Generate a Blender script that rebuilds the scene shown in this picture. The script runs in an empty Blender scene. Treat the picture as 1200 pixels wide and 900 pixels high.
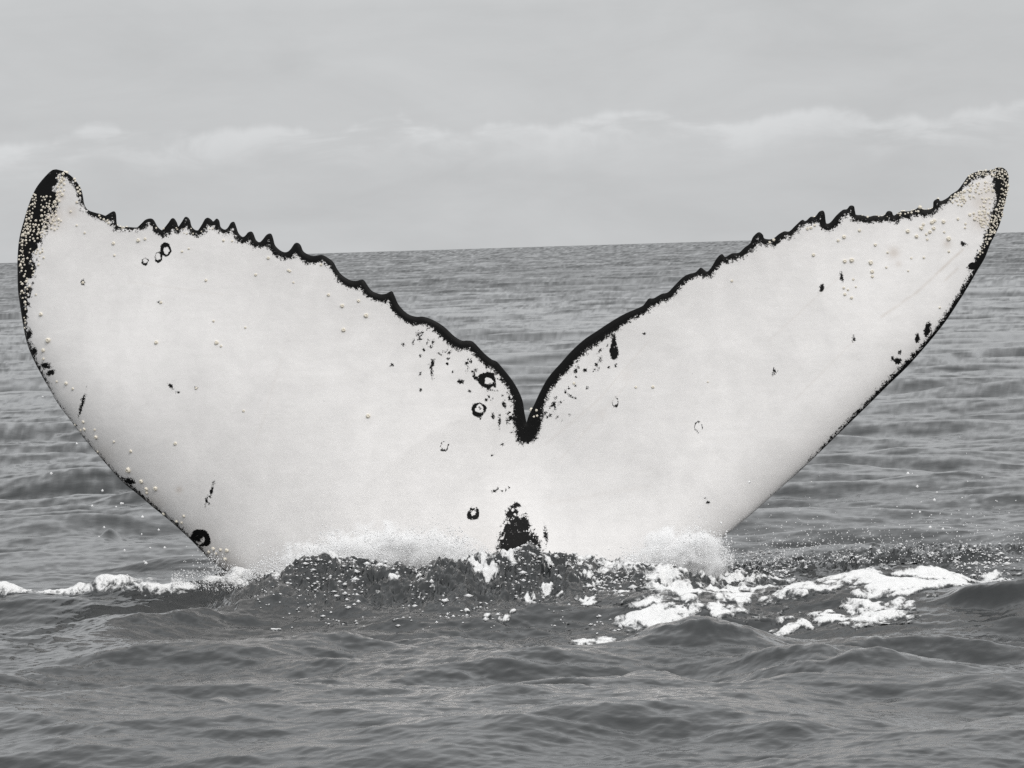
import bpy, math
import numpy as np
from mathutils import Matrix, Vector

rng = np.random.default_rng(11)
S = bpy.context.scene
COL = S.collection

# ------------------------------------------------------------------ camera
W0, H0, FPX = 1200.0, 900.0, 4035.0          # frame of the photograph and focal length, pixels
CAM_H = 1.548                                # eye height above the water, metres
PITCH = math.atan(160.0 / FPX)
ROLL = 0.0303                                # the horizon climbs to the right
Fv = np.array([0, math.cos(PITCH), -math.sin(PITCH)])
R0 = np.array([1.0, 0, 0]); U0 = np.cross(R0, Fv)
Rv = math.cos(ROLL) * R0 - math.sin(ROLL) * U0
Uv = math.sin(ROLL) * R0 + math.cos(ROLL) * U0
CAM = np.array([0, 0, CAM_H])
cd = bpy.data.cameras.new("camera"); cam = bpy.data.objects.new("camera", cd); COL.objects.link(cam)
cam.matrix_world = Matrix(((Rv[0], Uv[0], -Fv[0], CAM[0]), (Rv[1], Uv[1], -Fv[1], CAM[1]),
                           (Rv[2], Uv[2], -Fv[2], CAM[2]), (0, 0, 0, 1)))
cd.sensor_fit = 'HORIZONTAL'; cd.angle = 2 * math.atan(W0 / 2 / FPX)
cd.clip_start = 0.1; cd.clip_end = 60000
S.camera = cam

# ------------------------------------------------------------------ exposure
S.view_settings.view_transform = 'Standard'; S.view_settings.look = 'None'
S.view_settings.gamma = 1.0; S.view_settings.exposure = 0.0
S.view_settings.use_curve_mapping = False
S.cycles.volume_bounces = 6; S.cycles.use_denoising = False

# ------------------------------------------------------------------ sky and sun
SUN_EL, SUN_AZ = math.radians(46), math.radians(148)     # azimuth from the view direction, clockwise
w = bpy.data.worlds.new("World"); S.world = w; w.use_nodes = True
nt = w.node_tree; nt.nodes.clear()
def N(nt, t, **kw):
    n = nt.nodes.new(t)
    for k, v in kw.items(): setattr(n, k, v)
    return n
def val(nt, x):
    n = nt.nodes.new('ShaderNodeValue'); n.outputs[0].default_value = x; return n.outputs[0]
def M(nt, op, a, b=None, c=None, clamp=False):
    n = nt.nodes.new('ShaderNodeMath'); n.operation = op; n.use_clamp = clamp
    for i, x in enumerate((a, b, c)):
        if x is None: continue
        if isinstance(x, (int, float)): n.inputs[i].default_value = x
        else: nt.links.new(x, n.inputs[i])
    return n.outputs[0]
def ramp01(nt, x, lo, hi):
    n = nt.nodes.new('ShaderNodeMapRange'); n.interpolation_type = 'SMOOTHSTEP'
    n.inputs[1].default_value = lo; n.inputs[2].default_value = hi
    nt.links.new(x, n.inputs[0]); return n.outputs[0]
def noise(nt, vec, scale, detail=4, rough=0.5, dist=0.0, dim='3D'):
    n = nt.nodes.new('ShaderNodeTexNoise'); n.noise_dimensions = dim
    n.inputs['Scale'].default_value = scale; n.inputs['Detail'].default_value = detail
    n.inputs['Roughness'].default_value = rough; n.inputs['Distortion'].default_value = dist
    nt.links.new(vec, n.inputs['Vector']); return n.outputs['Fac']
def comb(nt, x, y, z):
    n = nt.nodes.new('ShaderNodeCombineXYZ')
    for i, v in enumerate((x, y, z)):
        if isinstance(v, (int, float)): n.inputs[i].default_value = v
        else: nt.links.new(v, n.inputs[i])
    return n.outputs[0]
tc = N(nt, 'ShaderNodeTexCoord'); sep = N(nt, 'ShaderNodeSeparateXYZ')
nt.links.new(tc.outputs['Generated'], sep.inputs[0])
zc = M(nt, 'MAXIMUM', sep.outputs[2], 0.0)
el = M(nt, 'MULTIPLY', M(nt, 'ARCSINE', zc), 57.2958)                       # degrees
az = M(nt, 'MULTIPLY', M(nt, 'ARCTAN2', sep.outputs[0], sep.outputs[1]), 57.2958)
n_edge = noise(nt, comb(nt, az, 3.7, 0), 0.62, 5, 0.5)
n_big = noise(nt, comb(nt, M(nt, 'MULTIPLY', az, 0.22), M(nt, 'MULTIPLY', el, 0.55), 1.3), 1.0, 5, 0.55, 0.6)
n_mid = noise(nt, comb(nt, M(nt, 'MULTIPLY', az, 0.5), M(nt, 'MULTIPLY', el, 1.7), 9.1), 1.0, 5, 0.6, 0.5)
top = M(nt, 'ADD', M(nt, 'MULTIPLY', M(nt, 'SUBTRACT', n_edge, 0.5), 1.35), 2.10)
below = M(nt, 'SUBTRACT', top, el)                                          # degrees under the cloud tops
edge = M(nt, 'MULTIPLY', ramp01(nt, below, -0.06, 0.12), M(nt, 'SUBTRACT', 1.0, ramp01(nt, below, 0.06, 0.85)))
edge = M(nt, 'MULTIPLY', edge, M(nt, 'ADD', 0.15, ramp01(nt, n_mid, 0.36, 0.62)))
bri = M(nt, 'ADD', 0.955, M(nt, 'MULTIPLY', edge, 0.15))
bri = M(nt, 'ADD', bri, M(nt, 'MULTIPLY', M(nt, 'SUBTRACT', n_big, 0.5), 0.26))
bri = M(nt, 'ADD', bri, M(nt, 'MULTIPLY', M(nt, 'SUBTRACT', n_mid, 0.5), 0.10))
over = M(nt, 'ADD', 1.0, M(nt, 'MULTIPLY', M(nt, 'POWER', M(nt, 'MAXIMUM', M(nt, 'SUBTRACT', zc, 0.07), 0.0), 0.65), 1.45))   # overcast: brighter overhead
bri = M(nt, 'MULTIPLY', M(nt, 'MULTIPLY', bri, over), 6.15)
tint = N(nt, 'ShaderNodeVectorMath', operation='SCALE'); tint.inputs[0].default_value = (0.982, 1.0, 1.012)
nt.links.new(bri, tint.inputs['Scale'])
sky = N(nt, 'ShaderNodeTexSky', sky_type='NISHITA'); sky.sun_disc = False
sky.sun_elevation = SUN_EL; sky.sun_rotation = SUN_AZ; sky.dust_density = 4.0
mix = N(nt, 'ShaderNodeMix', data_type='RGBA'); mix.inputs[0].default_value = 0.96
nt.links.new(sky.outputs[0], mix.inputs[6]); nt.links.new(tint.outputs[0], mix.inputs[7])
bg = N(nt, 'ShaderNodeBackground'); bg.inputs[1].default_value = 0.10
nt.links.new(mix.outputs[2], bg.inputs[0])
wo = N(nt, 'ShaderNodeOutputWorld'); nt.links.new(bg.outputs[0], wo.inputs[0])

ld = bpy.data.lights.new("sun", 'SUN'); ld.energy = 1.38; ld.angle = math.radians(20); ld.color = (1, .97, .94)
sun = bpy.data.objects.new("sun", ld); COL.objects.link(sun)
sd = Vector((math.sin(SUN_AZ) * math.cos(SUN_EL), math.cos(SUN_AZ) * math.cos(SUN_EL), math.sin(SUN_EL)))
sun.rotation_euler = sd.to_track_quat('Z', 'Y').to_euler(); sun.location = sd * 50

# ------------------------------------------------------------------ helpers
def ray(px, py):
    px = np.asarray(px, float); py = np.asarray(py, float)
    return Fv + ((px - W0/2) / FPX)[..., None] * Rv - ((py - H0/2) / FPX)[..., None] * Uv
def at_depth(px, py, Y):                       # the point seen at a pixel, Y metres away
    d = ray(px, py); return CAM + d * (np.asarray(Y, float) / d[..., 1])[..., None]
def on_water(px, py):                          # the point of the calm water seen at a pixel
    d = ray(px, py); return CAM + d * (-CAM_H / d[..., 2])[..., None]
def mesh_from(name, V, F, mats, smooth=True, parent=None, link=True):
    me = bpy.data.meshes.new(name)
    V = np.asarray(V, np.float32); F = np.asarray(F, np.int32); k = F.shape[1]
    me.vertices.add(len(V)); me.vertices.foreach_set('co', V.ravel())
    me.loops.add(F.size); me.loops.foreach_set('vertex_index', F.ravel())
    me.polygons.add(len(F)); me.polygons.foreach_set('loop_start', np.arange(0, F.size, k, dtype=np.int32))
    me.update(calc_edges=True)
    if smooth: me.polygons.foreach_set('use_smooth', np.ones(len(F), bool))
    for m in mats: me.materials.append(m)
    o = bpy.data.objects.new(name, me)
    if link: COL.objects.link(o)
    if parent: o.parent = parent
    return o
def attr(o, name, a):
    at = o.data.attributes.new(name, 'FLOAT', 'POINT'); at.data.foreach_set('value', np.asarray(a, np.float32))
def hash2(ix, iy, seed):
    h = (ix.astype(np.int64) * 374761393 + iy.astype(np.int64) * 668265263 + seed * 1442695041) & 0xffffffff
    h = ((h ^ (h >> 13)) * 1274126177) & 0xffffffff
    return ((h ^ (h >> 16)) & 0xffff) / 65535.0
def vnoise(x, y, seed=0):
    ix = np.floor(x); iy = np.floor(y); fx = x - ix; fy = y - iy
    fx = fx*fx*fx*(fx*(fx*6-15)+10); fy = fy*fy*fy*(fy*(fy*6-15)+10)
    a = hash2(ix, iy, seed); b = hash2(ix+1, iy, seed); c = hash2(ix, iy+1, seed); d = hash2(ix+1, iy+1, seed)
    return (a*(1-fx)+b*fx)*(1-fy) + (c*(1-fx)+d*fx)*fy
def fbm(x, y, octv=4, seed=0, gain=0.5, ridged=False):
    s = 0; a = 1; t = 0
    for i in range(octv):
        n = vnoise(x * 2**i * 1.03 + 17.3*i, y * 2**i * 0.98 + 5.1*i, seed + i)
        if ridged: n = 1 - np.abs(2*n - 1)
        s = s + a*n; t += a; a *= gain
    return s / t
def sstep(x, lo, hi):
    t = np.clip((x - lo) / (hi - lo), 0, 1); return t*t*(3-2*t)

def material(name):
    m = bpy.data.materials.new(name); m.use_nodes = True
    return m, m.node_tree, m.node_tree.nodes['Principled BSDF']

# water ---------------------------------------------------------------
m_water, nt, bs = material("sea_water")
bs.inputs['Base Color'].default_value = (0.022, 0.0238, 0.0245, 1)
bs.inputs['IOR'].default_value = 1.37; bs.inputs['Roughness'].default_value = 0.04
geo = N(nt, 'ShaderNodeNewGeometry'); sp = N(nt, 'ShaderNodeSeparateXYZ'); nt.links.new(geo.outputs['Position'], sp.inputs[0])
v1 = comb(nt, M(nt, 'MULTIPLY', sp.outputs[0], 0.8), sp.outputs[1], sp.outputs[2])
nb = M(nt, 'ADD', M(nt, 'MULTIPLY', noise(nt, v1, 9.0, 3, 0.6, 0.4), 1.0), M(nt, 'MULTIPLY', noise(nt, v1, 34.0, 4, 0.6, 0.3), 0.30))
bp = N(nt, 'ShaderNodeBump'); bp.inputs['Strength'].default_value = 1.0; bp.inputs['Distance'].default_value = 0.0035
nt.links.new(nb, bp.inputs['Height']); nt.links.new(bp.outputs[0], bs.inputs['Normal'])

# foam ----------------------------------------------------------------
def foam_material(name, base):
    m, nt, bs = material(name)
    bs.inputs['Roughness'].default_value = 0.6; bs.inputs['Specular IOR Level'].default_value = 0.3
    at = N(nt, 'ShaderNodeAttribute'); at.attribute_name = 'thick'
    bs.inputs['Base Color'].default_value = base
    ge = N(nt, 'ShaderNodeNewGeometry'); se = N(nt, 'ShaderNodeSeparateXYZ'); nt.links.new(ge.outputs['Position'], se.inputs[0])
    pv_ = comb(nt, se.outputs[0], M(nt, 'MULTIPLY', se.outputs[1], 0.42), se.outputs[2])
    lace = M(nt, 'ADD', M(nt, 'MULTIPLY', M(nt, 'SUBTRACT', noise(nt, pv_, 17.0, 6, 0.68, 1.2), 0.5), 1.5), M(nt, 'MULTIPLY', M(nt, 'SUBTRACT', noise(nt, pv_, 75.0, 3, 0.6, 0.5), 0.5), 0.6))
    film = N(nt, 'ShaderNodeBsdfPrincipled'); film.inputs['Base Color'].default_value = (0.022, 0.0238, 0.0245, 1)
    film.inputs['Roughness'].default_value = 0.06; film.inputs['IOR'].default_value = 1.333
    mxs = N(nt, 'ShaderNodeMixShader'); nt.links.new(ramp01(nt, M(nt, 'ADD', at.outputs['Fac'], lace), -0.10, 0.30), mxs.inputs[0])
    nt.links.new(film.outputs[0], mxs.inputs[1]); nt.links.new(bs.outputs[0], mxs.inputs[2])
    nt.links.new(mxs.outputs[0], nt.nodes['Material Output'].inputs['Surface'])
    g = N(nt, 'ShaderNodeNewGeometry')
    n = M(nt, 'ADD', noise(nt, g.outputs['Position'], 26.0, 6, 0.65, 0.6), M(nt, 'MULTIPLY', noise(nt, g.outputs['Position'], 120.0, 3, 0.6), 0.3))
    b = N(nt, 'ShaderNodeBump'); b.inputs['Strength'].default_value = 0.8; b.inputs['Distance'].default_value = 0.02
    nt.links.new(n, b.inputs['Height']); nt.links.new(b.outputs[0], bs.inputs['Normal'])
    return m
m_foam = foam_material("white_foam", (0.74, 0.74, 0.735, 1))
m_spray, nt, bs = material("spray_droplets")
df = N(nt, 'ShaderNodeBsdfDiffuse'); df.inputs[0].default_value = (0.96, 0.96, 0.96, 1)
tl = N(nt, 'ShaderNodeBsdfTranslucent'); tl.inputs[0].default_value = (0.96, 0.96, 0.96, 1)
ms = N(nt, 'ShaderNodeMixShader'); ms.inputs[0].default_value = 0.42
nt.links.new(df.outputs[0], ms.inputs[1]); nt.links.new(tl.outputs[0], ms.inputs[2])
nt.links.new(ms.outputs[0], nt.nodes['Material Output'].inputs['Surface'])

# whale skin ----------------------------------------------------------
m_skin, nt, bs = material("whale_skin")
bs.inputs['Roughness'].default_value = 0.42; bs.inputs['Specular IOR Level'].default_value = 0.4
tcs = N(nt, 'ShaderNodeTexCoord'); P = tcs.outputs['Object']
def A(name):
    n = N(nt, 'ShaderNodeAttribute'); n.attribute_name = name; return n.outputs['Fac']
nz = M(nt, 'SUBTRACT', noise(nt, P, 55.0, 4, 0.7), 0.5)
nz2 = M(nt, 'SUBTRACT', noise(nt, P, 170.0, 2, 0.6), 0.5)
f = M(nt, 'ADD', A('pigment'), M(nt, 'ADD', M(nt, 'MULTIPLY', nz, 17.0), M(nt, 'MULTIPLY', nz2, 11.0)))
dark = ramp01(nt, f, -1.7, 1.0)
mott = noise(nt, P, 2.2, 6, 0.62, 0.6)
mot2 = noise(nt, P, 14.0, 5, 0.65, 0.3)
mp = N(nt, 'ShaderNodeMapping'); mp.inputs['Rotation'].default_value = (0, 0.6, 0); mp.inputs['Scale'].default_value = (3, 3, 26)
nt.links.new(P, mp.inputs[0]); strk = noise(nt, mp.outputs[0], 1.6, 4, 0.6, 0.3)
wv = M(nt, 'ADD', 0.735, M(nt, 'MULTIPLY', M(nt, 'SUBTRACT', mott, 0.5), 0.30))
wv = M(nt, 'ADD', wv, M(nt, 'MULTIPLY', M(nt, 'SUBTRACT', mot2, 0.5), 0.13))
wv = M(nt, 'ADD', wv, M(nt, 'MULTIPLY', M(nt, 'SUBTRACT', strk, 0.5), 0.07))
wh = N(nt, 'ShaderNodeVectorMath', operation='SCALE'); wh.inputs[0].default_value = (1.0, 0.980, 0.965); nt.links.new(wv, wh.inputs['Scale'])
st = N(nt, 'ShaderNodeMix', data_type='RGBA'); nt.links.new(M(nt, 'MULTIPLY', A('stain'), M(nt, 'ADD', 0.2, mot2), clamp=True), st.inputs[0])
nt.links.new(wh.outputs[0], st.inputs[6]); st.inputs[7].default_value = (0.42, 0.34, 0.27, 1)
mx = N(nt, 'ShaderNodeMix', data_type='RGBA'); nt.links.new(dark, mx.inputs[0])
nt.links.new(st.outputs[2], mx.inputs[6]); mx.inputs[7].default_value = (0.006, 0.006, 0.006, 1)
nt.links.new(mx.outputs[2], bs.inputs['Base Color'])
bh = M(nt, 'ADD', noise(nt, P, 40.0, 5, 0.65), M(nt, 'MULTIPLY', noise(nt, P, 5.0, 3, 0.5), 2.0))
b = N(nt, 'ShaderNodeBump'); b.inputs['Strength'].default_value = 0.25; b.inputs['Distance'].default_value = 0.003
nt.links.new(M(nt, 'SUBTRACT', 0.38, M(nt, 'MULTIPLY', dark, 0.30)), bs.inputs['Specular IOR Level'])
nt.links.new(bh, b.inputs['Height']); nt.links.new(b.outputs[0], bs.inputs['Normal'])

m_barn, nt, bs = material("barnacle_shell")
bs.inputs['Roughness'].default_value = 0.6
tcs = N(nt, 'ShaderNodeTexCoord'); n = noise(nt, tcs.outputs['Object'], 60.0, 3, 0.6)
cr = N(nt, 'ShaderNodeMix', data_type='RGBA'); nt.links.new(n, cr.inputs[0])
cr.inputs[6].default_value = (0.58, 0.52, 0.43, 1); cr.inputs[7].default_value = (0.86, 0.82, 0.72, 1)
nt.links.new(cr.outputs[2], bs.inputs['Base Color'])

# ------------------------------------------------------------------ the sea surface
WAVES = []
def band(l0, l1, n, slope, spread, mean=0.15):
    for i in range(n):
        lam = l0 * (l1 / l0) ** ((i + rng.random()) / n); k = 2 * math.pi / lam
        a = slope * math.sqrt(2.0 / n) / k
        th = mean + rng.normal() * spread
        WAVES.append((k * math.sin(th), k * math.cos(th), a, rng.random() * 2 * math.pi))
band(7.0, 22.0, 10, 0.020, 0.35)
band(2.2, 7.0, 22, 0.042, 0.45)
band(0.9, 2.2, 30, 0.115, 0.50)
band(0.3, 0.9, 48, 0.095, 0.55)
band(0.08, 0.3, 60, 0.105, 0.60)
band(0.035, 0.08, 44, 0.075, 0.65)

# ridges of water standing on the sea: pixel of the crest foot, half length (m), near width, far width, height, slant
RIDGES = []
def ridge(px, py, hl, wn, wf, h, slant=0.0):
    p = on_water(px, py); RIDGES.append((p[0], p[1], hl, wn, wf, h, slant))
ridge(548, 700, 0.98, 0.34, 0.30, 0.135, -0.02)              # water heaped up in front of the flukes
ridge(400, 702, 0.30, 0.34, 0.30, 0.03)
ridge(335, 712, 0.25, 0.25, 0.25, 0.05)
ridge(200, 728, 0.40, 0.13, 0.35, 0.085, 0.06)        # dark swell at the left
ridge(120, 738, 0.20, 0.09, 0.25, 0.05, 0.1)
ridge(140, 698, 0.18, 0.15, 0.20, 0.045)
ridge(1160, 710, 0.20, 0.05, 0.35, 0.085, -0.1)
ridge(1215, 708, 0.14, 0.05, 0.35, 0.05, -0.1)
ridge(930, 772, 0.36, 0.10, 0.3, 0.055, -0.3)
ridge(1250, 716, 0.20, 0.06, 0.30, 0.06)       # small breaking wave at the right
ridge(1040, 690, 0.28, 0.35, 0.30, 0.085)
ridge(800, 712, 0.30, 0.30, 0.30, 0.05)
ridge(1110, 668, 0.55, 0.16, 0.3, 0.075)
ridge(825, 757, 0.25, 0.09, 0.45, 0.105, 0.22)        # peaked wave in the foreground
ridge(975, 792, 0.36, 0.10, 0.45, 0.08, -0.25)
ridge(555, 752, 0.24, 0.07, 0.30, 0.070, -0.05)
ridge(400, 760, 0.30, 0.10, 0.35, 0.035, 0.12)
ridge(640, 835, 0.40, 0.12, 0.35, 0.028, 0.1)
ridge(150, 775, 0.25, 0.09, 0.3, 0.028, 0.1)
ridge(880, 875, 0.35, 0.12, 0.3, 0.030, 0.05)
ridge(1060, 744, 0.42, 0.08, 0.40, 0.065, -0.03)
ridge(765, 806, 0.14, 0.08, 0.3, 0.05)
ridge(252, 842, 0.05, 0.05, 0.15, 0.03)
ridge(270, 878, 0.14, 0.06, 0.2, 0.022)
ridge(128, 632, 0.05, 0.10, 0.15, 0.055)
def ridges(x, y):
    z = np.zeros_like(x)
    rough = 0.62 + 0.76 * fbm(x * 5.0 + 1.7, y * 2.2, 5, 33, 0.55)
    for cx, cy, hl, wn, wf, h, sl in RIDGES:
        dx = x - cx; dy = y - cy - sl * dx - 0.06 * np.sin(dx * 7 + cx * 5)
        s = np.where(dy < 0, wn, wf)
        z += h * rough * np.exp(-np.abs(dx / hl) ** (5 if hl > 0.7 else 2.4)) * np.exp(-(np.sqrt((dy / s) ** 2 + 0.04) - 0.2) ** 1.5)
    return z
def churn_mask(x, y):
    m = np.zeros_like(x)
    for px, py, rx, ry in ((530, 700, 0.95, 0.60), (800, 690, 0.55, 0.55), (1010, 668, 1.0, 0.35), (330, 700, 0.35, 0.5), (1150, 655, .5, .4)):
        p = on_water(px, py); m = np.maximum(m, sstep(1.25 - np.hypot((x - p[0]) / rx, (y - p[1]) / ry), 0, 0.7))
    return m
def churn(x, y):
    return (fbm(x * 6.5, y * 4.2, 4, 3, 0.6, True) - 0.55) * 0.085 + (fbm(x * 24, y * 13, 3, 8, 0.65, True) - 0.5) * 0.060
def local(x, y):
    m = churn_mask(x, y); return m, ridges(x, y) + m * churn(x, y)
def height(x, y, waves=True, grad=False, dr=None):
    z = np.zeros_like(x); gx = np.zeros_like(x); gy = np.zeros_like(x)
    gust = (0.10 + 1.75 * fbm(x * 0.55 + 3, y * 0.22, 3, 77)) * (0.6 + 0.8 * fbm(x * 0.06, y * 0.02, 3, 78))   # rippled and slick patches
    lost = 0
    for kx, ky, a, ph in WAVES:
        t = kx * x + ky * y + ph
        lam = 6.283 / math.hypot(kx, ky)
        am, pk = (a * gust, 0.22) if lam < 0.9 else (a, 0.22 if lam < 3 else 0.0)
        if dr is not None:                                            # waves shorter than the mesh rows blur into a mean tilt
            f_ = np.maximum(0.55 - 0.20 * sstep(y, 60, 160), np.exp(-(ky * dr * 0.24) ** 2)); k2 = kx * kx + ky * ky
            if abs(kx) > 0.9 * abs(ky): f_ = f_ * (1 - 0.8 * sstep(y, 17, 38))
            lost = lost + (1 - f_ ** 2) * (am ** 2) * k2 / 2
            am = am * f_
        z += am * (np.cos(t) + pk * np.cos(2 * t))                    # crests sharper than troughs
        if grad:
            s = -am * (np.sin(t) + 2 * pk * np.sin(2 * t)); gx += kx * s; gy += ky * s
    if dr is not None: rr_ = np.hypot(x, y); tilt = (0.30 + 0.95 * sstep(rr_, 30, 140)) * np.sqrt(lost); gx += tilt * x / rr_; gy += tilt * y / rr_
    near = (y > 9) & (y < 22) & (np.abs(x) < 5)
    if near.any():
        xn, yn = x[near], y[near]
        m, q = local(xn, yn); calm = 1 - 0.7 * m
        z[near] = z[near] * calm + q
        if grad:
            e = 0.006
            gx[near] = gx[near] * calm + (local(xn + e, yn)[1] - local(xn - e, yn)[1]) / (2 * e)
            gy[near] = gy[near] * calm + (local(xn, yn + e)[1] - local(xn, yn - e)[1]) / (2 * e)
    return (z, gx, gy) if grad else z

hf = CAM_H * FPX
rows = list(np.geomspace(1.5, 9.6, 34))
while rows[-1] < 13.7: rows.append(rows[-1] + rows[-1] ** 2 / hf * 0.68)
while rows[-1] < 17.0: rows.append(rows[-1] + 0.0145)
while rows[-1] < 7000: rows.append(rows[-1] + rows[-1] ** 2 / hf * 0.9)
rows += [9000, 14000, 25000]
rows = np.array(rows)
h1, half = math.radians(9.4), math.radians(15.0)
inner = np.concatenate([np.arange(-half, -h1, 6.0 / FPX), np.arange(-h1, h1, 2.5 / FPX), np.arange(h1, half, 6.0 / FPX)])
outer = half + (math.pi - half) * np.linspace(0, 1, 46) ** 2.2
ang = np.concatenate([-outer[::-1][:-1], inner, outer])
Rr, Th = np.meshgrid(rows, ang, indexing='ij')
X, Y = Rr * np.sin(Th), Rr * np.cos(Th)
drow = np.gradient(rows)[:, None] * (rows[:, None] > 17) * np.ones_like(X)
Z, GX, GY = height(X, Y, grad=True, dr=drow)
fadefar = 1 - sstep(Rr, 1500, 7000)
Z = Z * fadefar
Pg = np.stack([X, Y, Z], -1)
na = np.stack([-GX, -GY, np.ones_like(GX)], -1); na /= np.linalg.norm(na, axis=-1, keepdims=True)
los = np.stack([-np.sin(Th), -np.cos(Th), CAM_H / Rr], -1); los /= np.linalg.norm(los, axis=-1, keepdims=True)
fac = (na * los).sum(-1, keepdims=True)                # far off only the wave faces turned to the eye show, the others are masked by crests
na = na - np.where(fac < 0.02, 2 * (fac - 0.02), 0) * los * sstep(Rr, 17, 30)[..., None]; na /= np.linalg.norm(na, axis=-1, keepdims=True)
NN = na
nr, nc = X.shape
ii = np.arange(nr * nc).reshape(nr, nc)
quads = np.stack([ii[:-1, :-1], ii[:-1, 1:], ii[1:, 1:], ii[1:, :-1]], -1).reshape(-1, 4)
sea = mesh_from("sea", Pg.reshape(-1, 3), quads, [m_water])
sea.data.normals_split_custom_set_from_vertices(NN.reshape(-1, 3).astype(np.float32))
sea["kind"] = "structure"; sea["label"] = "grey choppy sea reaching to the horizon"

# ------------------------------------------------------------------ the whale's tail
TL = [(66,198.3),(75,201),(85,207.5),(93.7,218.7),(97,228.7),(98.7,238.7),(102.5,245.5),(110,248.7),(118.7,251),(125,253),(128.7,249.5),(133.7,247.5),(136,251),(137,262.5),(140,265.7),(150,266),(163.7,266),(168.7,258.7),(175,256),(180,257.5),(185,266),(191,270),(196,265),(200,257),(203.7,255.7),(207,260),(209.5,266),(212.5,263.7),(215.5,255.7),(218.7,254),(222.5,257.5),(225,266),(231,270),(236,266),(239.5,257.5),(243.7,255),(248,257.5),(250,259.5),(253.7,256),(257,258.7),(258.7,266),(263.7,269),(267.5,266),(270.5,261),(274.5,260),(277,266),(279.5,273),(284,277.5),(287.5,276),(291,272),(296,272),(300,281),(304,283.7),(307.5,281),(312.5,275),(317.5,273.7),(320,278.7),(322.5,287.5),(329,293.7),(335,295.5),(340,292.5),(345,285.5),(349,284.5),(352.5,287.5),(356,295),(365,299.5),(371,299.5),(377.5,298.7),(385,302.5),(391,307.5),(395,315),(401,322.5),(410,328),(417.5,329),(424,327.5),(427.5,329.5),(435,340),(445,344.5),(452.5,344),(459,341),(462,345.5),(467.5,357.5),(477.5,367.5),(487.5,371),(496,371),(507.5,375),(520,382.5),(532.5,394),(541,399),(547.5,399),(555,401),(567.5,414),(576,421),(582.5,424),(590,432.5),(600,445),(607.5,457.5),(612.5,470),(614.5,482.5),(617,495)]
TR = [(1170,196),(1160,199.5),(1147.5,200.5),(1136,205),(1129,214),(1122.5,222.5),(1115,227.5),(1110,232),(1102.5,235.5),(1099,233),(1094,236),(1092.5,244),(1082.5,245.5),(1077.5,242.5),(1072.5,245.5),(1065,247.5),(1055,248),(1047.5,252.5),(1045,248),(1040,247.5),(1035,253),(1025,252.5),(1017.5,254),(1010,252),(1002.5,251),(1001,242),(996,241),(992.5,245),(987.5,246),(980,252.5),(972.5,261),(967.5,261),(967,252.5),(965,247),(960,248),(955,254),(950,254),(944,259),(940,257.5),(932.5,264),(925,271),(919,271),(912.5,274.5),(905,280),(896,279.5),(894,275),(889,272),(882.5,277.5),(879,285),(872.5,290),(866,296),(857.5,297),(850,301),(846,297.5),(840,302.5),(834,312.5),(829,318),(825,316),(821,313.5),(815,319),(807.5,321),(800,325),(790,335),(782.5,342.5),(775,344.5),(766,349.5),(760,350),(754,357.5),(747.5,361),(732.5,367.5),(717.5,376),(700,387.5),(685,397.5),(670,411),(657.5,425),(647.5,436),(640,446),(632.5,460),(626,474),(620,486),(617,495)]
LL = [(66,198.3),(60,200),(50,210),(41,222.5),(33.7,240),(27.5,260),(22.5,280),(20.5,302.5),(20.5,320),(21,340),(23,355),(26,375),(31,400),(37.5,417.5),(47.5,437.5),(57.5,455),(67.5,472.5),(82.5,492.5),(97.5,512.5),(112.5,530),(130,550),(145,566),(162.5,580),(180,595),(200,611),(225,634),(245,655),(265,670),(282,682),(330,718),(400,772),(460,828),(505,890),(525,950),(532,1010)]
LR = [(1170,196),(1176,197),(1181,202.5),(1182,212.5),(1180,227.5),(1176,245),(1172.5,260),(1167.5,272.5),(1161,285),(1154,302.5),(1146,316),(1135,335),(1122.5,355),(1107.5,377.5),(1087,403),(1063,430),(1040,452),(1017,475),(983,508),(947,543),(917,570),(887,597),(857,622),(810,662),(765,708),(735,760),(715,830),(706,900),(702,950),(700,1010)]
def catmull(P, n=6):
    P = np.asarray(P, float); Q = np.vstack([2*P[0]-P[1], P, 2*P[-1]-P[-2]]); out = []
    for i in range(len(P) - 1):
        p0, p1, p2, p3 = Q[i:i+4]
        for t in np.arange(n) / n:
            out.append(0.5*((2*p1)+(-p0+p2)*t+(2*p0-5*p1+4*p2-p3)*t*t+(-p0+3*p1-3*p2+p3)*t**3))
    return np.vstack([out, P[-1]])
def arclen(P):
    return np.concatenate([[0], np.cumsum(np.hypot(*np.diff(P, axis=0).T))])
def resample(P, n=None, u=None):
    s = arclen(P)
    if u is None: u = np.linspace(0, 1, n)
    return np.stack([np.interp(u * s[-1], s, P[:, j]) for j in (0, 1)], -1)
def dist_poly(p, poly):
    out = np.full(len(p), 1e9)
    A_, B_ = poly[:-1], poly[1:]
    for a, b in zip(A_, B_):
        d = b - a; t = np.clip(((p - a) @ d) / (d @ d + 1e-9), 0, 1)
        q = p - a - t[:, None] * d
        out = np.minimum(out, q[:, 0]**2 + q[:, 1]**2)
    return np.sqrt(out)
def inside(p, poly):
    r = np.zeros(len(p), bool); x, y = p.T
    for (x1, y1), (x2, y2) in zip(poly, np.roll(poly, -1, 0)):
        c = (y1 > y) != (y2 > y)
        r ^= c & (x < (x2 - x1) * (y - y1) / (y2 - y1 + 1e-12) + x1)
    return r
def sd_poly(p, poly):
    poly = np.asarray(poly, float)
    d = dist_poly(p, np.vstack([poly, poly[:1]]))
    return np.where(inside(p, poly), d, -d)

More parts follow.
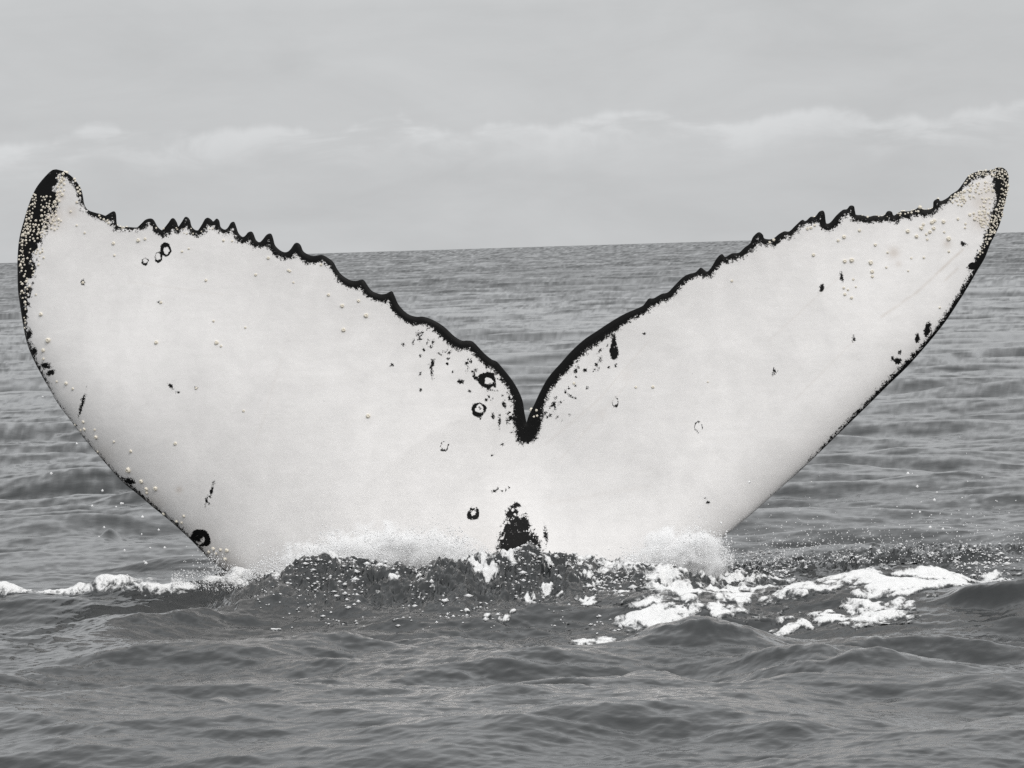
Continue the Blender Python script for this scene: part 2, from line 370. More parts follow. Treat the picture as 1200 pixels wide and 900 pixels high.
SC = 252.0                                            # photo pixels per metre at the tail
def sheet_depth(p):
    Xm, Zm = (p[:, 0] - 617) / SC, (680 - p[:, 1]) / SC
    y = 16.0 + 0.10 * Zm + 0.055 * Xm**2
    y += 0.05 * np.sin(Xm * 1.7 + 0.6) * np.sin(Zm * 1.3 + 0.2)
    y += 0.035 * np.exp(-(Xm / 0.16)**2) * sstep(Zm, 0.1, 0.7)        # shallow groove below the notch
    return y
def half_thick(p, dt, dl):
    Xm, Zm = (p[:, 0] - 617) / SC, (680 - p[:, 1]) / SC
    hm = 0.088 + 0.035 * sstep(-Xm, 0, 0.9) + 0.16 * np.exp(-(Xm / 0.42)**2) * sstep(-Zm, -0.55, 0.6)
    e = np.clip(dl / (62.0 + 18.0 * sstep(-Xm, 0, 0.9)), 0, 1); lead = np.sqrt(np.clip(1 - (1 - e)**2, 0, 1))
    g = 0.07 * np.sqrt(np.clip(dt / 5.0, 0, 1)) + 0.93 * sstep(dt, 0, 260)
    return hm * lead * g

# markings on the skin, in the same pixel frame: rings (cx, cy, r, half stroke, squash) and spots (cx, cy, rx, ry, angle)
RINGS = [(571.5,446,7.2,2.6,1.0),(561.5,479.5,6.6,1.7,1.0),(521,522.5,5.6,0.95,0.8),(818.5,500.5,6,0.6,0.75),(721,471,5.5,0.95,0.62),
         (194.5,293,6.5,1.9,0.75),(185.5,301,5,1.2,0.8),(170,306,3.6,1.0,0.9),(554.5,602,5.0,2.0,1.0),(555,599.5,6.5,0.5,0.85),
         (720,408,5.6,2.8,0.55),(234.5,631.5,7.2,2.6,1.25),(909,433,3.4,0.5,0.8)]
SPOTS = [(571.5,438.5,3.5,2,0),(232,631,5,4,0),(151,564,6,3.5,0.3),(96.5,473,1.6,10,0.25),(247.5,577,1.0,7.5,0.25),(242.5,586,1,4,0.25),
         (200,453,2.6,1.8,0.8),(208,460,1.7,1.4,0),(230,454.5,1.5,1.2,0),(507,425,2.2,3.2,0.3),(540,447,2.8,2,0),(530,436,1.3,1.3,0),
         (558,433,1.5,1.5,0),(551,459,1.4,1.4,0),(573,465,1.3,1.3,0),(580,575,3.2,1.4,-.3),(588,574.5,1.4,1.2,0),(593,574.5,1.3,1,0),(597,572.5,1,1,0),
         (707,373,1,1,0),(755,390.5,1.3,1.2,0),(720,414,4.4,7.5,0.1),(719,397,2.5,5,0),(962.5,337.5,2,4,0.35),(986,324,1.2,4,-.1),
         (1130,286,3.2,1.8,0.3),(1000.5,397,1.2,2.4,0.1),(907,436,1.5,2.6,.2),(1087,386,3.2,8,0.25),(1075,396,2.5,5,0),(827,584,1.5,1.4,0),(829.5,589,1.5,1.4,0),
         (639.5,627,1.3,6,-.1),(605,592,4,3,0),(52,428,5,2,-.2),(59,437,4.5,3,-.5),(53.5,430,5,2,0),(34,392,3,6,0.2),(40,412,3,5,.2),
         (1140,312,6,4,-.4),(1052,423,4,3.5,0.6),(1054,413,1.5,2,0),(1046,421,1.5,2,0),(97,331,2.1,2.4,0),(187,354.5,1.5,1.2,0)]
for _ in range(100):                                   # specks shed from the dark margin either side of the notch
    if rng.random() < 0.62:
        s = rng.random(); bx, by = np.interp(s, [0, .35, .7, 1], [490, 545, 590, 610]), np.interp(s, [0, .35, .7, 1], [380, 408, 445, 490])
        d = 9 + rng.exponential(11); SPOTS.append((bx - d*0.55 + rng.normal()*4, by + d*0.9, 0.5 + rng.exponential(.55), 0.6 + rng.exponential(.8), rng.normal()*.4))
    else:
        s = rng.random(); bx, by = np.interp(s, [0, .4, 1], [632, 665, 720]), np.interp(s, [0, .4, 1], [485, 432, 390])
        d = 8 + rng.exponential(8); SPOTS.append((bx + d*0.6 + rng.normal()*4, by + d*0.8, 0.5 + rng.exponential(.5), 0.5 + rng.exponential(.6), rng.normal()))
TIP_L = [(64,196),(69,206),(69,222),(67,240),(62,255),(56,268),(49,282),(44,300),(41,318),(37,335),(36,355),(33,370),(30,385),(15,385),(15,196)]
TIP_L2 = [(66,195),(78,199),(90,212),(97,226),(94,229),(86,216),(79,209),(72,206)]
TIP_R = [(1184,195),(1163,203),(1164,215),(1168,232),(1162,248),(1160,262),(1155,275),(1150,289),(1142,305),(1140,312),(1146,318),(1160,300),(1190,240)]
TIP_R2 = [(1131,210),(1138,203),(1150,202),(1153,208),(1145,209),(1138,214),(1132,218)]
NOTCH = [(607,452),(604,475),(602,492),(605,508),(606,517),(613,520),(621,519),(629,512),(634,500),(636,487),(638,472),(642,455),(625,470)]
PATCH = [(578,668),(582,648),(585,630),(588,617),(593,610),(594,600),(599,593),(605,594),(606,602),(609,607),(614,603),(618,606),(620,615),(624,622),(629,628),(634,640),(638,656),(640,668)]
def near_line(p, pts): return dist_poly(p, np.asarray(pts, float))
def pigment(p, dt, dl, right):
    x, y = p.T
    if not right:
        wb = np.interp(x, [60, 92, 98, 104, 125, 137, 142, 160, 170, 300, 400, 480, 560, 605, 617], [5, 6, 2.6, 4, 6.5, 6, 3.5, 4, 6.5, 7.5, 9, 10, 11, 12, 14])
        wl = np.interp(y, [200, 380, 440, 460, 540, 570, 610, 690, 720], [4, 3.5, 2.5, 0.2, 0.6, 3, 2.2, 0.8, 0.8])
    else:
        wb = np.interp(x, [617, 640, 700, 720, 800, 900, 1000, 1100, 1125, 1180], [15, 12, 12, 11, 8.5, 7, 7, 7, 4, 5])
        wl = np.interp(y, [200, 310, 330, 440, 470, 520, 570, 660], [5, 5, 5, 5, 4, 2, -1.5, -3])
    v = wb * (0.62 + 0.76 * fbm(x * .035, y * .035, 3, 15)) - dt
    v = np.maximum(v, wl - dl)
    if not right:
        v = np.maximum(v, sd_poly(p, TIP_L) - 7.0 * sstep(fbm(x * .17, y * .12, 3, 19), 0.50, 0.72)); v = np.maximum(v, sd_poly(p, TIP_L2))
    else:
        v = np.maximum(v, sd_poly(p, TIP_R)); v = np.maximum(v, sd_poly(p, TIP_R2) * 0.9)
    v = np.maximum(v, sd_poly(p, NOTCH))
    pt = sd_poly(p, PATCH); pt = pt - 7.0 * sstep(fbm(x * .28, y * .22, 3, 5), 0.62, 0.8) * (pt > 0)
    v = np.maximum(v, np.minimum(pt, 4.0))
    v = np.clip(v, -6, 8)
    for cx, cy, r, ws, sq in RINGS:
        d = np.hypot((x - cx) / sq, y - cy)
        brk = 1.0 if ws > 1.5 else 0.0
        th_ = np.arctan2(y - cy, x - cx); ph_ = cx * 1.7
        wa = ws * (0.85 + 0.42 * np.sin(th_ + ph_) + 0.22 * np.sin(3 * th_ + 2.3 * ph_)); d = d * (1 + 0.05 * np.sin(2 * th_ + ph_) + 0.04 * np.sin(5 * th_ + ph_))
        rr = (wa - np.abs(d - r)) * 4.5 + 1.5 * brk
        v = np.maximum(v, np.clip(rr, -6, 6))
    for cx, cy, rx, ry, an in SPOTS:
        dx, dy = x - cx, y - cy; ca, sa = math.cos(an), math.sin(an)
        q = np.hypot((dx*ca + dy*sa) / rx, (-dx*sa + dy*ca) / ry)
        v = np.maximum(v, np.clip((1 - q) * 2.2 * min(rx, ry) + 0.6, -6, 6))
    return v
def stain(p):
    s = 0.75 * fbm(p[:, 0]*.11, p[:, 1]*.13, 4, 91) * np.exp(-(near_line(p, [(1033,371),(1055,356),(1075,342),(1092,326),(1108,311),(1128,293)]) / 1.7)**2)
    s = np.maximum(s, 0.35 * np.exp(-(near_line(p, [(1108,328),(1122,315)]) / 1.6)**2))
    for line, a, wd in (([(640,520),(700,470),(760,400)], .16, 1.2), ([(655,540),(735,450)], .14, 1.0), ([(900,400),(960,345),(990,320)], .12, 1.3), ([(330,420),(300,520)], .10, 1.5), ([(640,590),(760,570)], .10, 2.0), ([(150,330),(260,345)], .10, 1.4), ([(930,470),(1000,400)], .12, 1.2)):
        s = np.maximum(s, a * np.exp(-(near_line(p, line) / wd)**2))
    for cx, cy, r, a in ((1047,296,7,.6),(1053,309,4,.4),(1110,286,5,.5),(210,574,4,.5),(705,485,6,.18),(735,440,8,.15),(1150,236,12,.5),(1160,225,14,.4),(1150,258,12,.5),(60,255,14,.6),(84,248,7,.5),(70,230,6,.5),(230,640,22,.3),(180,590,14,.3),(265,665,18,.35),(120,535,14,.25),(560,640,30,.12)):
        s = np.maximum(s, a * np.exp(-((p[:, 0]-cx)**2 + (p[:, 1]-cy)**2) / r**2))
    return s

NCOL, NF, NB = 560, 220, 44
Tall = [resample(catmull(t_, 5), 300) for t_ in (TL, TR)]; Lall = [resample(catmull(l_, 4), 110) for l_ in (LL, LR)]
def lobe(T, L, corr, right):
    Tc, Lc = catmull(T, 5), catmull(L, 4)
    u = np.linspace(0, 1, NCOL)
    Tp = resample(Tc, u=u)
    kw = 22; pad = np.vstack([2*Tp[0] - Tp[kw:0:-1], Tp, 2*Tp[-1] - Tp[-2:-kw-2:-1]]); ker = np.hanning(2*kw+1); ker /= ker.sum()
    Bp = np.stack([np.convolve(pad[:, j], ker, 'valid') for j in (0, 1)], -1)
    Lfull = np.vstack([Lc, [(617, 1010)]])
    Lp = resample(Lfull, u=np.interp(u, *corr))
    out = []
    for n, sgn in ((NF, -1), (NB, 1)):
        q = np.linspace(0, 1, n); t = 0.55 * q + 0.45 * (0.5 - 0.5 * np.cos(np.pi * q)); t = np.where(q < 1, t, 1)
        G = Bp[None] * (1 - t)[:, None, None] + Lp[None] * t[:, None, None]
        ln = np.hypot(*(Lp - Bp).T)[None, :]
        G = G + (Tp - Bp)[None] * (np.exp(-t[:, None] * ln / 16.0) * (1 - t)[:, None])[..., None]
        p = G.reshape(-1, 2)
        dt = np.minimum(dist_poly(p, Tall[0]), dist_poly(p, Tall[1])); dl = np.minimum(dist_poly(p, Lall[0]), dist_poly(p, Lall[1]))
        h = half_thick(p, dt, dl)
        fr = np.zeros((n, NCOL), bool); fr[0] = True; fr[:, 0] = True
        lastL = np.zeros(NCOL, bool); lastL[:] = True
        h = np.where(fr.ravel(), 0, h)
        Y_ = sheet_depth(p) + sgn * h
        V = at_depth(p[:, 0], p[:, 1], Y_)
        pg = pigment(p, dt, dl, right) if sgn < 0 else np.full(len(p), 8.0)
        out.append((V, p, pg, stain(p) if sgn < 0 else np.zeros(len(p)), n))
    return out
VV, FF, PP, PG, ST, FRONT = [], [], [], [], [], []
base = 0
for T, L, corr, right in ((TL, LL, ([0, .12, .42, .62, .82, 1], [0, .12, .36, .48, .62, 1]), False),
                          (TR, LR, ([0, .12, .42, .62, .82, 1], [0, .13, .40, .52, .66, 1]), True)):
    for (V, p, pg, stn, n), sgn in zip(lobe(T, L, corr, right), (-1, 1)):
        ii = np.arange(n * NCOL).reshape(n, NCOL) + base
        q = np.stack([ii[:-1, :-1], ii[:-1, 1:], ii[1:, 1:], ii[1:, :-1]], -1).reshape(-1, 4)
        if (sgn < 0) == right: q = q[:, ::-1]
        q = q[:, ::-1]
        VV.append(V); FF.append(q); PP.append(p); PG.append(pg); ST.append(stn); FRONT.append(np.full(len(V), sgn < 0)); base += len(V)
VV = np.vstack(VV); FF = np.vstack(FF); PP = np.vstack(PP); PG = np.concatenate(PG); ST = np.concatenate(ST); FRONT = np.concatenate(FRONT)
ORG = at_depth(617.0, 690.0, 16.0)
# weld the seams (margins, midline) so that the tail is one continuous surface
key = np.round(VV * 4000).astype(np.int64)
_, first, inv = np.unique(key, axis=0, return_index=True, return_inverse=True); inv = inv.ravel()
FW = inv[FF]
bad = (FW[:, 0] == FW[:, 1]) | (FW[:, 1] == FW[:, 2]) | (FW[:, 2] == FW[:, 3]) | (FW[:, 3] == FW[:, 0]) | (FW[:, 0] == FW[:, 2]) | (FW[:, 1] == FW[:, 3])
import bmesh
Vw = VV[first] - ORG
whale = mesh_from("humpback_whale", Vw, FW[~bad], [m_skin])
bm = bmesh.new(); bm.from_mesh(whale.data); bv = bm.verts; bv.ensure_lookup_table()
for f_ in FW[bad]:
    u_ = list(dict.fromkeys(f_.tolist()))
    if len(u_) == 3:
        try: bm.faces.new([bv[i] for i in u_]).smooth = True
        except ValueError: pass
bm.to_mesh(whale.data); bm.free()
whale.location = Vector(ORG)
attr(whale, 'pigment', PG[first]); attr(whale, 'stain', ST[first])
whale["label"] = "white underside of a humpback whale's tail with black ragged edges, raised out of the sea"
whale["category"] = "whale"
nrm = np.zeros((len(whale.data.vertices), 3), np.float32); whale.data.vertices.foreach_get('normal', nrm.ravel())
FV = FRONT[first]; FP = PP[first][FV]; FVP = Vw[FV]; FN = nrm[FV]
flip = np.sign(np.median(-FN[:, 1])) or 1.0
print("whale normals toward camera:", flip)

# ------------------------------------------------------------------ barnacles
def barnacle_mesh(sides, rnd):
    prof = [(1.0, -0.15), (0.93, 0.30), (0.66, 0.78), (0.44, 0.86), (0.27, 0.62)]
    V = []
    for r, z in prof:
        for i in range(sides):
            a = 2*math.pi*i/sides; rr = r * (1 + rnd * math.sin(3*a + r*4)); V.append((rr*math.cos(a), rr*math.sin(a), z))
    V.append((0, 0, 0.55)); F = []
    for j in range(len(prof) - 1):
        for i in range(sides):
            a, b = j*sides+i, j*sides+(i+1) % sides
            F += [(a, b, b+sides), (a, b+sides, a+sides)]
    j = (len(prof)-1)*sides
    for i in range(sides): F.append((j+i, j+(i+1) % sides, len(V)-1))
    return np.array(V), np.array(F)
BV, BF = barnacle_mesh(8, 0.05)
def spot_on(px, py):
    i = np.argmin((FP[:, 0]-px)**2 + (FP[:, 1]-py)**2); n = FN[i] * flip
    return FVP[i], n / (np.linalg.norm(n) + 1e-9)
def frame(n):
    n = np.asarray(n, float); a = np.array([0, 0, 1.0]) if abs(n[2]) < .9 else np.array([1.0, 0, 0])
    t = np.cross(a, n); t /= np.linalg.norm(t); return np.stack([t, np.cross(n, t), n], 1)
SINGLES = [(97,331,2.4),(133,285,2.6),(162,282,3),(170,280,2.2),(134,299,1.8),(90,237,2),(99,273,1.7),(83,248,1.8),(90,264,1.6),(262,282,2),(213,295,1.8),(221,292,1.6),(241,329,2.2),(188,355,2.2),(250,377,1.8),(287,384.5,1.6),(184,401,3),(254,401,3.2),(259,406,1.8),(48,369,3),(56,399,4),(51,411,3),(51,421,2.2),(42,345,1.7),
 (77,449,2.8),(66,447,1.8),(85,456,2),(98,495,2.4),(99,503,2.6),(94,504,2),(88,498,1.7),(113,513,3),(111,504,1.8),(133,518,1.8),(153,529,2.4),(150,551,4.2),(166,564,3.2),(171,573,3),(182,572,3.4),(172,578,2.4),(115,529,2),(192,602,2.6),(207,611,2.2),(213,612,2.2),(215,604.5,2.2),(250,643,3),(258,644,2.4),(266,645,3),(264,655,3),(245,647,2.4),(253,649,2.2),(285,482,2),(205,520,2.6),(340,317.5,2),(300,322,2.2),(314,302.5,2.3),(338,317,1.9),(344,331,1.6),(385,345,2.4),(401,359,3),(420,352,2.4),(402,387,3.2),(429,370,3.4),(431,487,3.4),(287,384,1.8),(230,454,2),(272,283,1.6),(377,310,2),
 (765,454,2.4),(745,454,2),(673,450,2),(621,480,3),(629,481,2),(630,487,1.8),(626,488,1.6),(989,337,2),(990,345,2.4),(998,349,2.4),(954,299,2.6),(857,329,2),(982,282,2.2),(989,278,3),(1007,270,2.4),(1026,287,2.4),(990,306,3),(998,305,3.6),(1020,308,3.4),(1022,318,3),(1022,324,2.4),(1039,313,1.8),(1000,327,1.8),(994,339,1.8),(1003,336,1.6),(1064,271,3.2),(1074,277,3),(1080,267,3.2),(1082,263,2.4),(1092,261,3.2),(1095,259,2.6),(1094,268,3),(1090,272,2.8),(1106,260,3),(1085,275,2),(1086,281,2),(1107,272,1.8),(1112,280,3.6),(1122,257,2.2),(1131,263,1.8),(1131,267,1.8),(1083,302,2),(1068,303,1.6),(1064,318,1.6),(1112,295,2),(1100,230,2),(1040,296,1.8),(954,254,1.6),(1017,254,1.8),(1078,243,3),(1060,247,1.8),(1056,245,1.8),(950,267,2.4),(946,268,2.2),(955,264,2),(907,281,2.4),(902,284,2),(1101,361,1.8),(829,447,1.4)]
bmesh_v = [mesh_from("barnacle", *barnacle_mesh(8, r), [m_barn], link=False).data for r in (0.03, 0.09, 0.14)]
for i, (px, py, r) in enumerate(SINGLES):
    q, n = spot_on(px, py); Rm = frame(n); s = r / SC * 0.84
    o = bpy.data.objects.new("barnacle", bmesh_v[i % 3]); COL.objects.link(o); o.parent = whale
    m = np.eye(4); a = rng.random()*6.28; rot = np.array([[math.cos(a), -math.sin(a), 0], [math.sin(a), math.cos(a), 0], [0, 0, 1]])
    m[:3, :3] = Rm @ rot * s; m[:3, 3] = q
    o.matrix_local = Matrix(m.tolist())
def crust(regions):
    Vs, Fs, k = [], [], 0
    for poly, n, r0, r1 in regions:
        poly = np.asarray(poly, float); lo, hi = poly.min(0), poly.max(0); got = []
        tries = 0
        while len(got) < n and tries < n * 40:
            tries += 1
            c = lo + rng.random(2) * (hi - lo)
            if not inside(c[None], poly)[0]: continue
            r = r0 + (r1 - r0) * rng.random()**1.6
            if any((c[0]-g[0])**2 + (c[1]-g[1])**2 < (0.75*(r+g[2]))**2 for g in got): continue
            got.append((c[0], c[1], r))
        for px, py, r in got:
            q, nv = spot_on(px, py); s = r / SC * rng.uniform(.6, 1.0)
            V = BV.copy(); V[:, 2] *= 0.8 + 0.5*rng.random(); Vs.append((V * s) @ frame(nv).T + q); Fs.append(BF + k); k += len(BV)
    return np.vstack(Vs), np.vstack(Fs)
Lc = [(31,262),(37,240),(30,275),(26,300),(28,310)]
left_regions = [
 ([(40,225),(30,255),(23,285),(22,312),(27,312),(31,285),(37,258),(45,228)], 60, 1.2, 2.2),
 ([(46,230),(60,230),(64,248),(50,262),(48,245)], 26, 1.2, 2.2),
 ([(28,262),(58,255),(54,275),(46,282),(26,285)], 46, 1.4, 2.6),
 ([(68,204),(76,200),(78,214),(74,226),(68,240),(64,262),(60,266),(60,250),(67,228)], 30, 1.6, 2.8),
 ([(60,255),(72,258),(70,270),(60,272)], 12, 1.4, 2.4),
 ([(24,290),(45,290),(42,310),(38,330),(33,345),(24,345)], 34, 1.3, 2.4),
 ([(46,290),(54,292),(50,312),(44,314)], 7, 1.3, 2.2),
 ([(26,348),(35,348),(32,385),(28,385)], 9, 1.2, 2.2),
 ([(78,200),(92,214),(97,228),(92,228),(84,212)], 8, 1.6, 3.0),
 ([(115,252),(128,258),(128,264),(116,256)], 7, 1.4, 2.4),
 ([(138,263),(158,264),(158,268),(140,268)], 7, 1.0, 1.6),
 ([(168,264),(250,268),(250,275),(170,272)], 12, 0.9, 1.6),
]
right_regions = [
 ([(1134,206),(1147,200),(1160,199),(1172,195),(1182,203),(1182,228),(1176,250),(1166,275),(1160,282),(1164,258),(1172,230),(1174,212),(1160,206),(1146,206),(1130,216)], 130, 1.1, 2.1),
 ([(1131,216),(1145,214),(1160,212),(1164,225),(1150,228),(1132,224)], 26, 1.3, 2.4),
 ([(1112,232),(1122,224),(1131,222),(1132,236),(1126,242),(1114,236)], 24, 1.4, 2.5),
 ([(1148,232),(1162,230),(1162,248),(1156,262),(1150,268),(1146,246)], 26, 1.3, 2.5),
 ([(1133,248),(1150,250),(1156,262),(1152,270),(1142,258)], 16, 1.4, 2.4),
 ([(1162,250),(1168,255),(1160,280),(1150,300),(1146,302),(1154,275)], 34, 1.1, 1.9),
 ([(1136,229),(1143,230),(1143,234),(1137,233)], 4, 1.2, 2.0),
 ([(1048,249),(1094,240),(1094,244),(1050,254)], 16, 1.1, 1.9),
 ([(1005,251),(1040,250),(1040,254),(1005,254)], 7, 0.9, 1.5),
]
for regs, lab in ((left_regions, "dense barnacle crust on the black left tip"), (right_regions, "cream barnacle crust over the right tip")):
    V, F = crust(regs)
    o = mesh_from("barnacle_crust", V, F, [m_barn], parent=whale); o["kind"] = "stuff"; o["label"] = lab

# ------------------------------------------------------------------ foam lying on the water
def blob_field(x, y, blobs):
    f = np.full_like(x, -1.0)
    for px, py, rx, ry, an, s in blobs:               # pixel of the centre, half axes in metres, slant, strength
        p = on_water(px, py); dx, dy = x - p[0], y - p[1]
        u, v = dx*math.cos(an) + dy*math.sin(an), -dx*math.sin(an) + dy*math.cos(an)
        f = np.maximum(f, s * (1 - np.hypot(u / rx, v / ry)))
    return f
def foam_patch(label, x0, x1, y0, y1, blobs, thr, amp, fx, fy, lump, seed, cell=(0.0085, 0.012), stretch=0.0, streak=0.0, warp=1.0, fine_amp=0.4, film_w=0.22):
    xs, ys = np.arange(x0, x1, cell[0]), np.arange(y0, y1, cell[1])
    X, Y = np.meshgrid(xs, ys)
    wx = X + warp * 0.16 * (fbm(X*3.2, Y*1.6, 3, seed+50) - .5); wy = Y + warp * 0.30 * (fbm(X*3.0+9, Y*1.5, 3, seed+60) - .5)
    f = np.minimum(blob_field(wx, wy, blobs), 0.95)
    u = wx + stretch * wy
    n = (fbm(u * fx, wy * fy, 5, seed, 0.6) - 0.5) / 0.13
    fine = (fbm(u * fx * 3.1, wy * fy * 3.1, 3, seed+21, 0.6) - 0.5) / 0.15
    vein = np.abs(fbm(u * fx * 0.9 + 3, wy * fy * 0.9, 4, seed+9, 0.5) - 0.5) / 0.08          # dark water showing in veins
    vein2 = np.abs(fbm(u * fx * 2.6 + 7, wy * fy * 2.2, 3, seed+13, 0.5) - 0.5) / 0.07
    g = f - thr + amp * (0.55*n + fine_amp*fine) - streak * (np.exp(-vein ** 2) + 0.6 * np.exp(-vein2 ** 2))
    g = np.where(f < -0.6, -1.0, g); gd = g + film_w
    gp = np.maximum(gd, 0)
    body = lump * (1 - np.exp(-gp / 0.35)) * (0.3 + 1.5*fbm(X*6, Y*4, 3, seed+3))
    z = height(X, Y) + np.where(gd > 0, body * sstep(g, -.05, .35) + 0.004 * sstep(gd, 0, .10), -0.02 * np.clip(-gd / 0.12, 0, 1))
    keepv = gd > -0.45
    nr, nc = X.shape; ii = np.arange(nr*nc).reshape(nr, nc)
    q = np.stack([ii[:-1, :-1], ii[:-1, 1:], ii[1:, 1:], ii[1:, :-1]], -1).reshape(-1, 4)
    q = q[keepv.ravel()[q].all(1)]
    used = np.unique(q); remap = np.full(nr*nc, -1); remap[used] = np.arange(len(used))
    V = np.stack([X, Y, z], -1).reshape(-1, 3)[used]
    o = mesh_from("sea_foam", V, remap[q], [m_foam]); attr(o, 'thick', g.ravel()[used]); o["kind"] = "stuff"; o["label"] = label
    o["category"] = "foam"
    return o
foam_patch("white foam crest trailing left of the tail", -2.65, -1.05, 15.0, 16.5,
    [(10,704,.25,.09,0,.8),(70,701,.26,.10,0,.8),(140,698,.21,.17,.0,.9),(195,699,.26,.11,0,.85),(255,695,.20,.12,0,.85),(285,691,.12,.12,0,.8)],
    0.25, 0.16, 7, 3.5, 0.034, 101, streak=0.10, fine_amp=0.12, warp=0.6)
foam_patch("broad white foam heap streaming right of the splash", 0.2, 1.45, 13.7, 16.3,
    [(735,728,.26,.14,.15,.9),(790,704,.17,.36,0,.95),(770,716,.20,.25,.2,.8),(850,704,.30,.20,0,.62),(900,702,.26,.24,.1,.6),(860,686,.30,.2,0,.45),(670,737,.16,.07,.1,.6),(835,712,.20,.1,0,.6),(760,690,.3,.4,0,.5)],
    0.06, 0.34, 5.5, 5.5, 0.007, 201, stretch=0.06, streak=0.55, fine_amp=0.16)
foam_patch("streaky white foam fan at the right", 0.85, 2.75, 13.7, 16.4,
    [(1000,712,.32,.20,.05,.9),(1050,702,.24,.30,.1,.95),(1070,682,.13,.36,.1,.9),(965,714,.2,.18,0,.8),(1105,697,.25,.22,0,.85),(1000,700,.34,.35,.25,.6),(942,700,.10,.36,0,.8),(1150,696,.22,.12,-.2,.7),(1175,703,.16,.10,-.1,.6),(1190,688,.26,.14,0,.55),(1140,680,.34,.09,0,.55),(1110,692,.22,.18,-.1,.6),(945,718,.2,.06,0,.8),(1000,690,.3,.3,.2,.5)],
    -0.03, 0.34, 4.6, 5.5, 0.007, 301, stretch=0.12, streak=0.70, fine_amp=0.14)
bits = []
for _ in range(260):
    x = rng.uniform(295, 800); y = np.clip(rng.normal(690, 14), 660, 728)
    r = min(0.009 + rng.exponential(0.011), .045); bits.append((x, y, r*1.5, r*1.7, rng.normal()*.5, 0.9))
for px, py, r in ((545,697,.05),(440,690,.05),(350,683,.035),(400,680,.035),(510,672,.05),(555,680,.06),(625,688,.04),(640,705,.05),(690,700,.05),(480,690,.04),(600,700,.04),(560,668,.06)):
    bits.append((px, py, r*1.1, r*1.3, rng.normal()*.5, 0.75))
foam_patch("scattered white foam flecks on the dark heaped water", -1.3, 0.9, 14.1, 16.1, bits, 0.25, 0.40, 20, 12, 0.006, 401, cell=(0.0065, 0.009), streak=0.2, warp=0.15)

# ------------------------------------------------------------------ spray
OV = np.array([(1,0,0),(-1,0,0),(0,1,0),(0,-1,0),(0,0,1),(0,0,-1)], float)
OF = np.array([(0,2,4),(2,1,4),(1,3,4),(3,0,4),(2,0,5),(1,2,5),(3,1,5),(0,3,5)])
def droplets(name, label, P, r, squash=None):
    n = len(P)
    sc = np.ones((n, 1, 3)) if squash is None else squash[:, None, :]
    V = (P[:, None, :] + OV[None] * r[:, None, None] * sc).reshape(-1, 3)
    F = (OF[None] + (np.arange(n) * 6)[:, None, None]).reshape(-1, 3)
    o = mesh_from(name, V, F, [m_spray]); o["kind"] = "stuff"; o["label"] = label; o["category"] = "spray"
    return o
def plume(cols, n, d0, d1, r0, r1, seed):
    # cols: control columns (x, top y, base y) of the burst; drops get denser towards the base
    cols = np.array(cols, float); out = []
    while len(out) < n:
        x = rng.uniform(cols[0, 0], cols[-1, 0]); yt = np.interp(x, cols[:, 0], cols[:, 1]); yb = np.interp(x, cols[:, 0], cols[:, 2])
        t = rng.random()**0.8
        y = yt + (yb - yt) * t
        y -= rng.exponential(4.5)
        if vnoise(np.array([x*.06]), np.array([y*.06]), seed)[0]*.6 + vnoise(np.array([x*.17]), np.array([y*.17]), seed+1)[0]*.4 + 0.35*t < rng.uniform(0.25, 0.85): continue
        out.append((x, y, rng.uniform(d0, d1), r0 + (r1-r0)*rng.random()**3))
    a = np.array(out); return at_depth(a[:, 0], a[:, 1], a[:, 2]), a[:, 3]
P1, r1 = plume([(285,676,684),(320,652,676),(350,634,668),(390,620,660),(440,626,660),(480,622,662),(512,608,662),(530,618,664),(560,640,668),(590,655,670)], 6000, 15.35, 15.72, .0012, .0050, 21)
droplets("splash", "long burst of white spray along the base of the left fluke", P1, r1)
P2, r2 = plume([(728,660,668),(760,640,664),(790,626,664),(815,617,664),(836,618,664),(852,634,664),(860,652,666)], 3000, 15.2, 15.75, .0012, .0050, 31)
droplets("splash", "rounded burst of white spray where the right fluke meets the sea", P2, r2)
def clots(label, n, x0, x1, ym, ys, seed, k=1.0):
    # small lumps of white water strewn over the churned surface
    P = []; 
    while len(P) < n:
        x = rng.uniform(x0, x1, 4000); y = rng.normal(ym, ys, 4000); y = np.where(np.abs(y - ym) < 2.4*ys, y, ym); g = on_water(x, y)
        c = fbm(g[:, 0]*5, g[:, 1]*3.2, 3, seed); keep = c > 0.44 + 0.16*rng.random(4000)
        P += list(g[keep])
    P = np.array(P[:n]); P[:, 2] = height(P[:, 0], P[:, 1]) + 0.002
    r = k * .0022 + k * .0016*rng.exponential(1.0, n); sq = np.stack([rng.uniform(.8, 2.4, n), rng.uniform(.8, 2, n), rng.uniform(.5, 1.2, n)], 1)
    return droplets("white_water", label, P, np.minimum(r, k * .011), sq)
clots("specks of white water over the dark heaped water below the tail", 4000, 290, 800, 690, 15, 71)
clots("specks of white water on the rough band at the right", 1300, 850, 1230, 672, 10, 77)
clots("clumps of white water along the crest under the left spray", 1500, 330, 575, 668, 7, 83, 1.5)
clots("clumps of white water along the crest under the right spray", 900, 735, 870, 672, 7, 89, 1.5)
m_mist, nt, bs = material("fine_mist"); nt.nodes.remove(bs)
tcs = N(nt, 'ShaderNodeTexCoord'); ln = N(nt, 'ShaderNodeVectorMath', operation='LENGTH'); nt.links.new(tcs.outputs['Object'], ln.inputs[0])
gm = N(nt, 'ShaderNodeNewGeometry')
den = M(nt, 'MULTIPLY', ramp01(nt, M(nt, 'SUBTRACT', noise(nt, gm.outputs['Position'], 9.0, 6, 0.66, 0.8), M(nt, 'MULTIPLY', ln.outputs['Value'], 0.40)), 0.14, 0.32), 60.0)
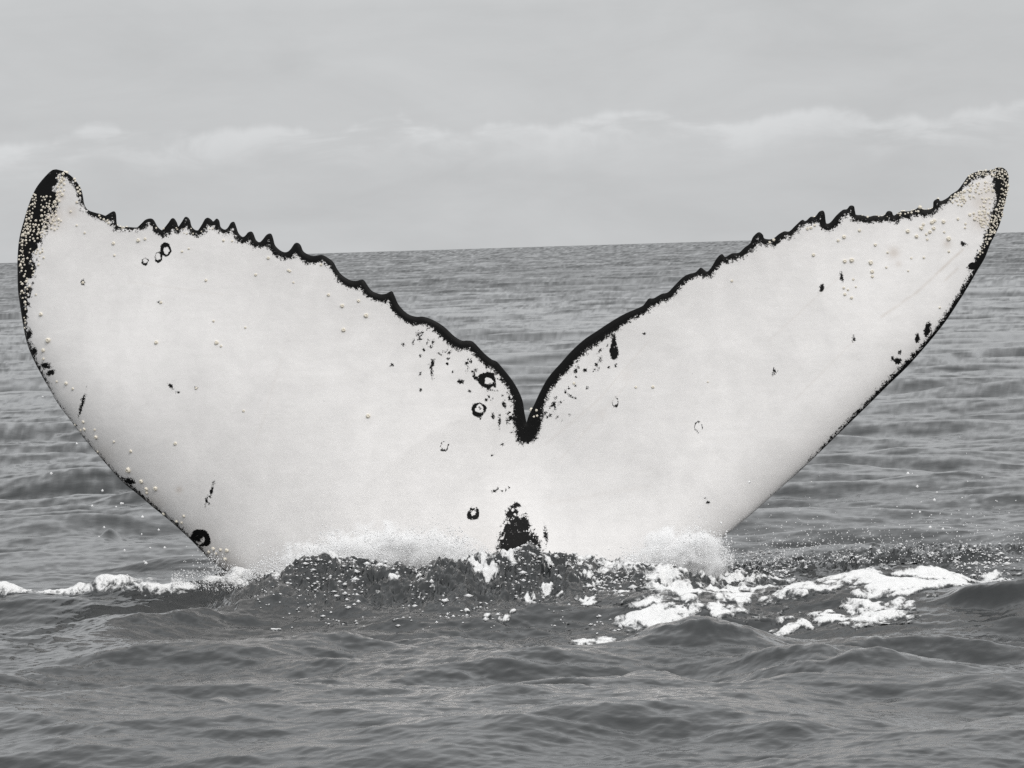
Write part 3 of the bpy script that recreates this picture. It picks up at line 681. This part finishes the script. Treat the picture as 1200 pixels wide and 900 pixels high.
pv = N(nt, 'ShaderNodeVolumePrincipled'); pv.inputs['Color'].default_value = (0.995, 0.995, 0.995, 1); nt.links.new(den, pv.inputs['Density'])
nt.links.new(pv.outputs[0], nt.nodes['Material Output'].inputs['Volume'])
def mist(label, px, py, Y_, rx, ry, rz):
    bm = bmesh.new(); bmesh.ops.create_icosphere(bm, subdivisions=3, radius=1.0); me = bpy.data.meshes.new("spray_mist"); bm.to_mesh(me); bm.free()
    me.materials.append(m_mist); o = bpy.data.objects.new("spray_mist", me); COL.objects.link(o)
    o.location = Vector(at_depth(float(px), float(py), Y_)); o.scale = (rx, ry, rz); o["kind"] = "stuff"; o["label"] = label; o["category"] = "spray"
mist("soft white mist along the base of the left fluke", 445, 660, 15.62, .52, .15, .20)
mist("soft white mist where the right fluke meets the sea", 798, 660, 15.58, .25, .17, .18)
P3, r3 = plume([(200,684,688),(215,668,690),(232,654,692),(250,650,694),(268,664,694),(285,672,694),(306,684,694)], 1900, 15.45, 15.8, .0010, .0042, 41)
droplets("splash", "small splash of drops at the left edge of the tail", P3, r3)
n = 2200
x = rng.uniform(840, 1200, n); y = 662 - rng.exponential(16, n) - (x > 900) * 2
P4 = at_depth(x, y, rng.uniform(15.2, 17.5, n))
droplets("falling_drops", "fine drops raining on the water right of the tail", P4, rng.uniform(.0015, .004, n))
xy = [(142,590),(144,590),(108,593),(120,575),(136,594),(167,606),(186,621),(166,626),(116,629),(122,618),(176,642),(193,642),(149,674),(169,658),(171,660),(146,645),(90,520),(60,555),(50,465),(1064,555),(1075,570),(1098,577),(1095,586),(1090,618),(1105,620),(1078,600),(845,613),(878,565)]
n = 260
xs = np.concatenate([[a for a, b in xy], rng.uniform(290, 790, n)]); ys = np.concatenate([[b for a, b in xy], 672 - rng.exponential(10, n)])
P5 = at_depth(xs, ys, rng.uniform(15.2, 15.7, len(xs)))
rr = np.concatenate([np.full(len(xy), .0065) * rng.uniform(.6, 1.4, len(xy)), rng.uniform(.002, .006, n)])
droplets("flying_drops", "loose white drops thrown up around the tail", P5, rr)
print("tris", sum(len(o.data.loops) - 2*len(o.data.polygons) for o in S.objects if o.type == 'MESH'))
